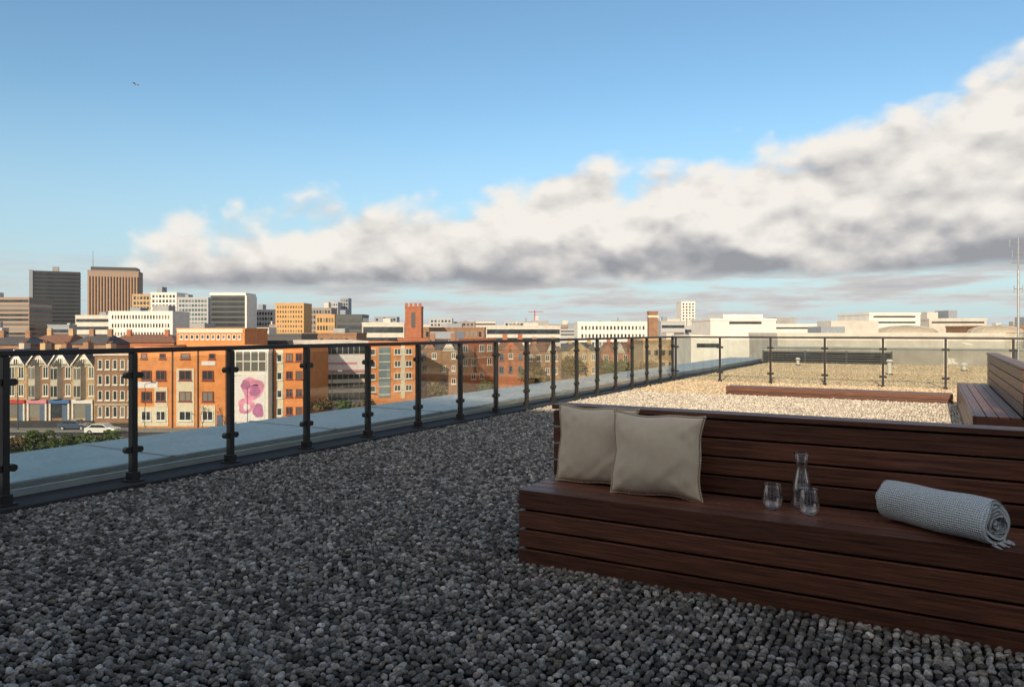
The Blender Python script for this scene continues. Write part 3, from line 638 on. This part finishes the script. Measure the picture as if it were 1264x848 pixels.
sky('office_block','low cream office block below the two tall towers',93,150,389,380,'offwhite','b',4,plant=2,fh=.4)
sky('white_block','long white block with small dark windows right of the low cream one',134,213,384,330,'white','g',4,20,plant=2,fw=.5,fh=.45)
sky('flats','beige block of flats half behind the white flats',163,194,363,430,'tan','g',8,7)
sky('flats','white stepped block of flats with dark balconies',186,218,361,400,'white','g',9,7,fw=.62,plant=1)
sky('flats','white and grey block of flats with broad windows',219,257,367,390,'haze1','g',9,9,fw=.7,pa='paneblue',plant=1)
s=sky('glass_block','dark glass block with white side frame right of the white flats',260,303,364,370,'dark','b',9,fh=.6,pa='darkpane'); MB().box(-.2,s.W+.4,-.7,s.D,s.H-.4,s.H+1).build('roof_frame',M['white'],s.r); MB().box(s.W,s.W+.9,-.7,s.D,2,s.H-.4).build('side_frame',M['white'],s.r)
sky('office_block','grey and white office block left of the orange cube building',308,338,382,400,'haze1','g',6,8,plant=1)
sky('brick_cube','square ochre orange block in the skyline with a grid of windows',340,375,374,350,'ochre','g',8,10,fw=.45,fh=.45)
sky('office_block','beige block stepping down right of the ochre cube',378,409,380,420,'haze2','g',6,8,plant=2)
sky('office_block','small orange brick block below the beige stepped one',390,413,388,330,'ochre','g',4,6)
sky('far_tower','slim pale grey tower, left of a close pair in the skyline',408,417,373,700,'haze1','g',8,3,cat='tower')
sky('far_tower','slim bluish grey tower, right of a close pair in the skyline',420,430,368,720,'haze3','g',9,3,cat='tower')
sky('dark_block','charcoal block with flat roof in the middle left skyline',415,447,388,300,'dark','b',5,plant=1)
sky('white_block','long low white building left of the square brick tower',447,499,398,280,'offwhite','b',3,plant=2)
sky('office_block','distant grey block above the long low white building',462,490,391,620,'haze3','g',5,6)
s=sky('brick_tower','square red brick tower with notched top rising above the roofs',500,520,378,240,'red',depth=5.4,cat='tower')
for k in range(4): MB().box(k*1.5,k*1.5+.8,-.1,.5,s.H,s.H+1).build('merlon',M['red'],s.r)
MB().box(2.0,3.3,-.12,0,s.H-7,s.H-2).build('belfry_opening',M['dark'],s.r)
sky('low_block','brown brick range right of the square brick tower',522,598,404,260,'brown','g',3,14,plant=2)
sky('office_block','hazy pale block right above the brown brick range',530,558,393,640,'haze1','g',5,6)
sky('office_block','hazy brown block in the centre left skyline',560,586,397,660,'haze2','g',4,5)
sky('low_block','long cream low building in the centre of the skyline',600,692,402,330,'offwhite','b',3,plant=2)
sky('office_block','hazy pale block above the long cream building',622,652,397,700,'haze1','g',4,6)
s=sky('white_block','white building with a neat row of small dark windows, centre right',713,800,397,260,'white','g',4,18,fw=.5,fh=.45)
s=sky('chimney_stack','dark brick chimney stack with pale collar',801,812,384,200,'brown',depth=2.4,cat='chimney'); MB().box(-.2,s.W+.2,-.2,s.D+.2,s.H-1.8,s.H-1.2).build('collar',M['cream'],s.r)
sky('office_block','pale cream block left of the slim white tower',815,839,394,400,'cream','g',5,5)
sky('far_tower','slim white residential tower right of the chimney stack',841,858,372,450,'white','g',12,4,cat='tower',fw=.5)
s=B('white_building','low white modern building reaching down behind the far coping','building',853,897,414,120,M['white'],depth=14); s.box('window_band',860,890,424,429,M['darkpane'])
s=B('white_building','tall stepped white modern building left of the long white one','building',877,958,393,150,M['white'],depth=16,plant=1); s.box('upper_storey',893,942,388,392.6,M['white'],.3,12); s.box('window_band',900,940,397,400,M['darkpane'])
s=B('white_building','long low white modern building in the right skyline','building',946,1046,400,170,M['white'],depth=18,plant=1); s.box('window_band',955,1040,404,406,M['darkpane'])
s=B('white_building','boxy white building standing behind the shallow domes','building',1073,1136,386,165,M['white'],depth=16); s.box('window_band',1078,1130,390,392,M['darkpane']); s.box('window_band',1078,1130,397,399,M['darkpane'])
s=B('white_building','pale building with roof plant right of the boxy white one','building',1147,1218,393,190,M['offwhite'],depth=16,plant=2); s.box('window_band',1150,1215,397,399,M['darkpane'])
s=B('brown_building','low brown building at the right edge of the skyline','building',1218,1330,402,170,M['brown'],depth=16,plant=1)
s=B('white_building','low pale flat roofed building just above the far parapet wall','building',960,1240,411,100,M['offwhite'],depth=12,plant=2); s.box('window_band',975,1060,414,417,M['darkpane'])
def dome(label,px,z,wpx,yt,yb):
    x,y=P(px,z); r=wpx/900*z/2; zb=HT(yb,z); h=HT(yt,z)-zb; t=thing('domed_hall',label,'building',(x,y,GZ))
    MB().tube((0,0,0),(0,0,zb-GZ),r,n=32).build('drum',M['greystone'],t)
    prof=[(r*1.03*math.cos(a*math.pi/2/8),h*math.sin(a*math.pi/2/8)) for a in range(9)]; prof[-1]=(.001,h)
    MB().lathe(prof,32,(0,0,zb-GZ+.01)).build('dome',M['dome'],t,smooth=True)
    for k in range(12):
        a=k*math.pi/6; b=MB()
        for i in range(8):
            p,q=prof[i],prof[i+1]; b.tube((p[0]*math.cos(a),p[0]*math.sin(a),zb-GZ+p[1]+.03),(q[0]*math.cos(a),q[0]*math.sin(a),zb-GZ+q[1]+.03),.05,n=5)
        b.build('rib',M['greystone'],t)
dome('shallow tan dome, left one of two in the right skyline',1117,125,70,402,411)
dome('shallow tan dome, right one of two near the antenna mast',1229,135,58,402,411)
rnd=random.Random(11)
for k in range(110):
    x0=rnd.uniform(-150,1400); w=rnd.uniform(9,34); z=rnd.uniform(300,1300); yt=rnd.uniform(396,406)
    if 870<x0<1300: yt=max(yt,402)
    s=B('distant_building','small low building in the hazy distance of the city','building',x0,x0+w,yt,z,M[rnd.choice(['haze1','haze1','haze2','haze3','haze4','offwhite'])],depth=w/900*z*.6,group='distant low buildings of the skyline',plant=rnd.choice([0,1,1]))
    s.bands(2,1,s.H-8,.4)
x,y=P(660,900); t=thing('tower_crane','tiny red tower crane above the centre skyline','crane',(x,y,GZ)); hh=HT(383,900)-GZ
MB().box(-.4,.4,-.4,.4,0,hh).build('mast',M['redp'],t); MB().box(-9,12,-.3,.3,hh-2.2,hh-1.5).build('jib',M['redp'],t)
# ---------------------------------------------------------------- trees, bushes
def tree(label,px,z,h,r,leaf,n,seed,lsz=.22,trunkh=.4):
    rd=random.Random(seed); x,y=P(px,z); t=thing('tree',label,'tree',(x,y,GZ+.02))
    b=MB(); tips=[]
    def br(p,d,l,rad,lev):
        q=p+d*l; b.tube(p,q,rad,rad*.65,n=6)
        if lev==0: tips.append(q); return
        for k in range(rd.choice([2,3,3])):
            nd=(d+Vector((rd.gauss(0,.5),rd.gauss(0,.5),rd.uniform(0,.35)))).normalized(); br(q,nd,l*rd.uniform(.6,.8),rad*.6,lev-1)
        tips.append(q)
    br(Vector((0,0,0)),Vector((rd.gauss(0,.04),rd.gauss(0,.04),1)).normalized(),h*trunkh,h*.02,4)
    b.build('trunk',M['bark'],t)
    c=MB()
    for i in range(n):
        q=rd.choice(tips); d=Vector((rd.gauss(0,1),rd.gauss(0,1),rd.gauss(0,.8)))*(r*.2); p=q+d
        a=Vector((rd.gauss(0,1),rd.gauss(0,1),rd.gauss(0,1))).normalized(); bb=a.orthogonal().normalized(); s_=lsz*rd.uniform(.6,1.4)
        c.add([p-a*s_,p+bb*s_*.5,p+a*s_,p-bb*s_*.5],[(0,1,2,3)])
    c.build('crown',leaf,t)
def bush(label,px,z,w,h,leaf,n,seed,lsz=.14):
    rd=random.Random(seed); x,y=P(px,z); t=thing('bush',label,'bush',(x,y,GZ+.02))
    b=MB()
    for k in range(7): b.tube((0,0,0),(rd.uniform(-w,w)*.35,rd.uniform(-w,w)*.35,h*rd.uniform(.5,.9)),.05,.02,n=5)
    b.build('stem',M['bark'],t)
    cl=[(rd.uniform(-w/2,w/2),rd.uniform(-w/2,w/2),h*rd.uniform(.25,.8),rd.uniform(.2,.4)*h) for _ in range(9)]
    c=MB()
    for i in range(n):
        q=rd.choice(cl); d=Vector((rd.gauss(0,1),rd.gauss(0,1),rd.gauss(0,1))).normalized()*q[3]*rd.uniform(.6,1.1); p=Vector(q[:3])+d
        if p.z<.05: p.z=.05
        a=Vector((rd.gauss(0,1),rd.gauss(0,1),rd.gauss(0,1))).normalized(); bb=a.orthogonal().normalized(); s_=lsz*rd.uniform(.6,1.5)
        c.add([p-a*s_,p+bb*s_*.6,p+a*s_,p-bb*s_*.6],[(0,1,2,3)])
    c.build('foliage',leaf,t)
bush('brownish bush in the lower left corner beyond the coping',14,86,5,2.2,M['leafb'],1600,1)
bush('ochre green bush second from the lower left corner',38,88,5.5,2.0,M['leafg'],1600,2)
bush('green low bush beside the grass just left of the second post',60,86,4,1.4,M['leafg'],1000,3)
bush('green rounded bush left of the nearest full post',92,88,4,1.6,M['leafg'],1300,4)
bush('wide green bush right beside the nearest full post',118,89,5,1.8,M['leafg'],1600,5)
bush('dry brown bush to the right of the nearest full post',146,89,4,1.2,M['leafb'],1000,6)
tree('bare brown street tree in front of the orange building',250,101,3.2,1.2,M['leafb'],60,11,lsz=.10)
tree('bare street tree at the corner of the mural building',278,101,3.2,1.2,M['leafb'],60,19,lsz=.10)
tree('brown leaved tree in front of the grey office block',398,112,3.0,1.5,M['leafb'],700,13)
tree('olive tree beneath the white banner',424,114,2.8,1.5,M['leafg'],700,14)
tree('brown leaved tree left of the blue stairwell',450,114,3.0,1.5,M['leafb'],700,15)
tree('olive tree at the foot of the dark brown house',536,125,4.2,2,M['leafb'],1000,16)
tree('dark tree in front of the red brick block',600,130,4.2,2,M['leafg'],1000,17)
tree('broad dark tree right of the red brick block',660,140,6,2.8,M['leafb'],1700,18,lsz=.25)
tree('brown tree in front of the tan slate roofed house',705,150,7,3.2,M['leafb'],1900,20,lsz=.25)
tree('dark tree in front of the small red house',760,150,7,3,M['leafg'],1900,21,lsz=.25)
tree('olive tree left of the pale ochre shed',800,140,6.5,3,M['leafb'],1900,22,lsz=.25)
tree('golden autumn treetop between the white buildings of the right skyline',1064,96,9.4,1.6,M['leafy'],2600,23,lsz=.2)
x,y=P(6,90.5); t=thing('garden_wall','low tan stone wall between the bushes and the street','wall',(x,y,GZ+.03),TH)
MB().box(0,6.2,0,.35,0,1.0).build('wall',M['tan'],t); MB().box(-.05,6.25,-.05,.4,1.003,1.1).build('coping',M['greystone'],t)
def car(label,px,z,body):
    x,y=P(px,z); t=thing('parked_car',label,'car',(x,y,GZ+.065),TH)
    pf=[(-2.1,.3),(2.1,.3),(2.15,.7),(1.9,.85),(1.05,.95),(.45,1.42),(-1.1,1.45),(-1.75,1.0),(-2.12,.92)]; cab=[(-1.5,1.0),(.9,.97),(.38,1.36),(-1.05,1.38)]
    MB().prism(pf,-.86,.86).build('body',body,t,bevel=.05)
    for s in (-1,1): MB().prism(cab,s*.872,s*.862).build('side_window',M['darkpane'],t)
    for xx in (-1.35,1.35):
        for s in (-1,1):
            w=MB().tube((xx,s*.72,.32),(xx,s*.9,.32),.32,n=16).build('wheel',M['tyre'],t); MB().tube((xx,s*.895,.32),(xx,s*.91,.32),.18,n=10).build('rim',M['steel'],w)
    for s in (-1,1): MB().box(2.1,2.18,s*.6-.15,s*.6+.15,.6,.75).build('headlight',M['mwhite'],t)
car('white car on the street left of the nearest post',127,100,M['carwhite'])
car('dark blue car on the street near the gabled row',93,104.3,M['carblue'])
def lamp(label,px,z,h=7.5):
    x,y=P(px,z); t=thing('street_lamp',label,'street lamp',(x,y,GZ+.1),TH)
    MB().tube((0,0,0),(0,0,h),.09,.05,n=8).build('pole',M['dark'],t); MB().tube((0,0,h),(1.1,0,h+.25),.04,n=6).build('arm',M['dark'],t); MB().box(.9,1.6,-.12,.12,h+.2,h+.32).build('lamp_head',M['steel'],t)
lamp('street lamp in front of the red shop fascia',22,103.5); lamp('street lamp left of the orange building',160,103.5); lamp('street lamp between the orange building and the mural',283,103.5); lamp('street lamp in front of the grey office block',410,116)
# ---------------------------------------------------------------- light
el=R(EL); az=R(171.4); S=Vector((math.sin(az)*math.cos(el),math.cos(az)*math.cos(el),math.sin(el)))
sun=bpy.data.lights.new('sun','SUN'); sun.energy=4.9; sun.angle=R(.5); sun.color=(1,.83,.60); so=bpy.data.objects.new('sun',sun); COL.objects.link(so); so.rotation_euler=S.to_track_quat('Z','Y').to_euler()
w=bpy.data.worlds.new('World'); SC.world=w; w.use_nodes=True; nt=w.node_tree; nt.nodes.clear()
w.cycles.sampling_method='MANUAL'; w.cycles.sample_map_resolution=256
def N(t): return nt.nodes.new(t)
def mt(op,a,b_=None,c=None,clamp=False):
    q=N('ShaderNodeMath'); q.operation=op; q.use_clamp=clamp
    for i,v in enumerate((a,b_,c)):
        if v is None: continue
        if isinstance(v,(int,float)): q.inputs[i].default_value=v
        else: nt.links.new(v,q.inputs[i])
    return q.outputs[0]
def mapr(v,a,b_,c=0,d=1,smooth=True):
    q=N('ShaderNodeMapRange'); q.interpolation_type='SMOOTHSTEP' if smooth else 'LINEAR'
    nt.links.new(v,q.inputs[0])
    for i,x in enumerate((a,b_,c,d)):
        if isinstance(x,(int,float)): q.inputs[i+1].default_value=x
        else: nt.links.new(x,q.inputs[i+1])
    return q.outputs[0]
tc=N('ShaderNodeTexCoord'); sp=N('ShaderNodeSeparateXYZ'); nt.links.new(tc.outputs['Generated'],sp.inputs[0])
a=mt('ARCTAN2',sp.outputs[0],sp.outputs[1]); hd=mt('SQRT',mt('ADD',mt('MULTIPLY',sp.outputs[0],sp.outputs[0]),mt('MULTIPLY',sp.outputs[1],sp.outputs[1]))); e=mt('DIVIDE',sp.outputs[2],mt('MAXIMUM',hd,.001))
def vec(x,y,z=0.0):
    q=N('ShaderNodeCombineXYZ')
    for i,v in enumerate((x,y,z)):
        if isinstance(v,(int,float)): q.inputs[i].default_value=v
        else: nt.links.new(v,q.inputs[i])
    return q.outputs[0]
def noise(v,sc,det=8,ro=.55,dist=0):
    q=N('ShaderNodeTexNoise'); q.inputs['Scale'].default_value=sc; q.inputs['Detail'].default_value=det; q.inputs['Roughness'].default_value=ro; q.inputs['Distortion'].default_value=dist
    nt.links.new(v,q.inputs['Vector']); return q.outputs['Fac']
def voro(v,sc):
    q=N('ShaderNodeTexVoronoi'); q.voronoi_dimensions='2D'; q.feature='SMOOTH_F1'; q.inputs['Scale'].default_value=sc; q.inputs['Detail'].default_value=0; q.inputs['Smoothness'].default_value=1
    nt.links.new(v,q.inputs['Vector']); return q.outputs['Distance']
def field(da,de):
    aa=mt('ADD',a,da) if da else a; ee=mt('ADD',e,de) if de else e
    es=mt('MULTIPLY',ee,1.45); v=vec(aa,es,1.7)
    wv=noise(v,9,3); v2=vec(mt('MULTIPLY_ADD',wv,.09,aa),mt('MULTIPLY_ADD',wv,.07,es),1.7)
    n1=noise(v,8,8,.56)
    pf=mt('SUBTRACT',1.0,mt('MULTIPLY',voro(v2,13),1.6)); pf2=mt('SUBTRACT',1.0,mt('MULTIPLY',voro(v2,31),1.6))
    return mt('ADD',mt('MULTIPLY',mt('SUBTRACT',n1,.5),.8),mt('ADD',mt('MULTIPLY',mt('SUBTRACT',pf,.35),.22),mt('MULTIPLY',mt('SUBTRACT',pf2,.35),.12)))
n0=field(0,0); n1=field(.006,.020)
cr=N('ShaderNodeValToRGB'); cr.color_ramp.interpolation='LINEAR'; el_=cr.color_ramp.elements
pts=[(-1.2,.0),(-1.07,.03),(-1.0,.095),(-.9,.130),(-.774,.160),(-.6,.182),(-.46,.212),(-.38,.22),(-.25,.22),(-.1,.25),(0,.285),(.09,.315),(.4,.34)]
el_[0].position=0; el_[0].color=(0,0,0,1); el_[1].position=1; el_[1].color=(.34,.34,.34,1)
for x,y in pts[1:-1]:
    q=el_.new((x+1.2)/1.6); q.color=(y,y,y,1)
nt.links.new(mt('DIVIDE',mt('ADD',a,1.2),1.6,clamp=True),cr.inputs[0])
back_fill=mapr(mt('ABSOLUTE',a),1.3,1.9,0,1.6); T=mt('ADD',cr.outputs[0],back_fill)  # unseen bright cloud added behind the camera to lift the shaded terrace
Bt=mt('ADD',mt('MULTIPLY_ADD',a,.020,.070),mt('MULTIPLY',mt('SUBTRACT',noise(vec(a,mt('MULTIPLY',e,3),4.2),9,4),.5),.018))
dT=mt('ADD',mt('DIVIDE',mt('SUBTRACT',T,e),.036),mt('MULTIPLY',n0,4.6))
dB=mt('ADD',mt('DIVIDE',mt('SUBTRACT',e,Bt),.014),mt('MULTIPLY',n0,1.2))
dm=mt('MINIMUM',dT,dB)
mask=mapr(dm,-.3,.95)
h=mt('DIVIDE',mt('SUBTRACT',e,Bt),mt('MAXIMUM',mt('SUBTRACT',T,Bt),.02),clamp=True)
big=noise(vec(a,mt('MULTIPLY',e,1.9),9),6,4)
diff=mt('SUBTRACT',n0,n1)
lit=mt('ADD',mt('MULTIPLY_ADD',diff,1.8,mt('MULTIPLY',mapr(h,.03,.55),.64)),mt('MULTIPLY_ADD',big,1.5,-.54),clamp=True)
rim=mapr(dT,2.4,.2,0,.20); lit=mt('ADD',lit,rim,clamp=True)
lit=mt('ADD',lit,mt('MULTIPLY',back_fill,.3),clamp=True)
cc=N('ShaderNodeValToRGB'); E=cc.color_ramp.elements; E[0].position=0; E[0].color=(.33,.34,.365,1); E[1].position=1; E[1].color=(.91,.87,.81,1)
q=E.new(.3); q.color=(.46,.46,.475,1); q=E.new(.62); q.color=(.69,.665,.64,1)
nt.links.new(lit,cc.inputs[0])
ln=noise(vec(mt('MULTIPLY',a,2.4),mt('MULTIPLY',e,20),2),3.0,7,.58); lm=mt('MULTIPLY',mapr(ln,.38,.58),mapr(e,.11,.06)); lm=mt('MULTIPLY',lm,mapr(a,-1.25,-.5,.45,1))
lcol=N('ShaderNodeValToRGB'); lcol.color_ramp.elements[0].position=.4; lcol.color_ramp.elements[0].color=(.72,.69,.66,1); lcol.color_ramp.elements[1].position=.72; lcol.color_ramp.elements[1].color=(.48,.49,.51,1); nt.links.new(ln,lcol.inputs[0])
haze=mapr(e,.32,-.02,0,.85)
sk=N('ShaderNodeTexSky'); sk.sky_type='NISHITA'; sk.sun_disc=False; sk.sun_elevation=el; sk.sun_rotation=az; sk.air_density=1.0; sk.dust_density=.5; sk.ozone_density=1.8; sk.altitude=50
gn=N('ShaderNodeVectorMath'); gn.operation='MULTIPLY'; gn.inputs[1].default_value=(.90,1.08,1.07); nt.links.new(sk.outputs[0],gn.inputs[0])
bg=N('ShaderNodeBackground'); bg.inputs[1].default_value=.15; nt.links.new(gn.outputs[0],bg.inputs[0])
bgh=N('ShaderNodeBackground'); bgh.inputs[0].default_value=(.47,.60,.69,1); bgh.inputs[1].default_value=1
bgl=N('ShaderNodeBackground'); nt.links.new(lcol.outputs[0],bgl.inputs[0]); bgl.inputs[1].default_value=1
bgc=N('ShaderNodeBackground'); nt.links.new(cc.outputs[0],bgc.inputs[0]); bgc.inputs[1].default_value=1
def mix(f,x,y):
    q=N('ShaderNodeMixShader'); nt.links.new(f,q.inputs[0]); nt.links.new(x,q.inputs[1]); nt.links.new(y,q.inputs[2]); return q.outputs[0]
o=N('ShaderNodeOutputWorld'); sh=mix(mask,mix(lm,mix(haze,bg.outputs[0],bgh.outputs[0]),bgl.outputs[0]),bgc.outputs[0]); nt.links.new(sh,o.inputs[0])
# ---------------------------------------------------------------- camera
cd=bpy.data.cameras.new('camera'); cd.sensor_width=36; cd.lens=900/1264*36; cd.shift_y=-16/1264; cd.clip_end=20000; cd.clip_start=.05
co=bpy.data.objects.new('camera',cd); COL.objects.link(co); co.location=(0,0,CH); co.rotation_euler=(R(90),0,TH); SC.camera=co
SC.view_settings.view_transform='Standard'; SC.view_settings.look='None'; SC.view_settings.exposure=0
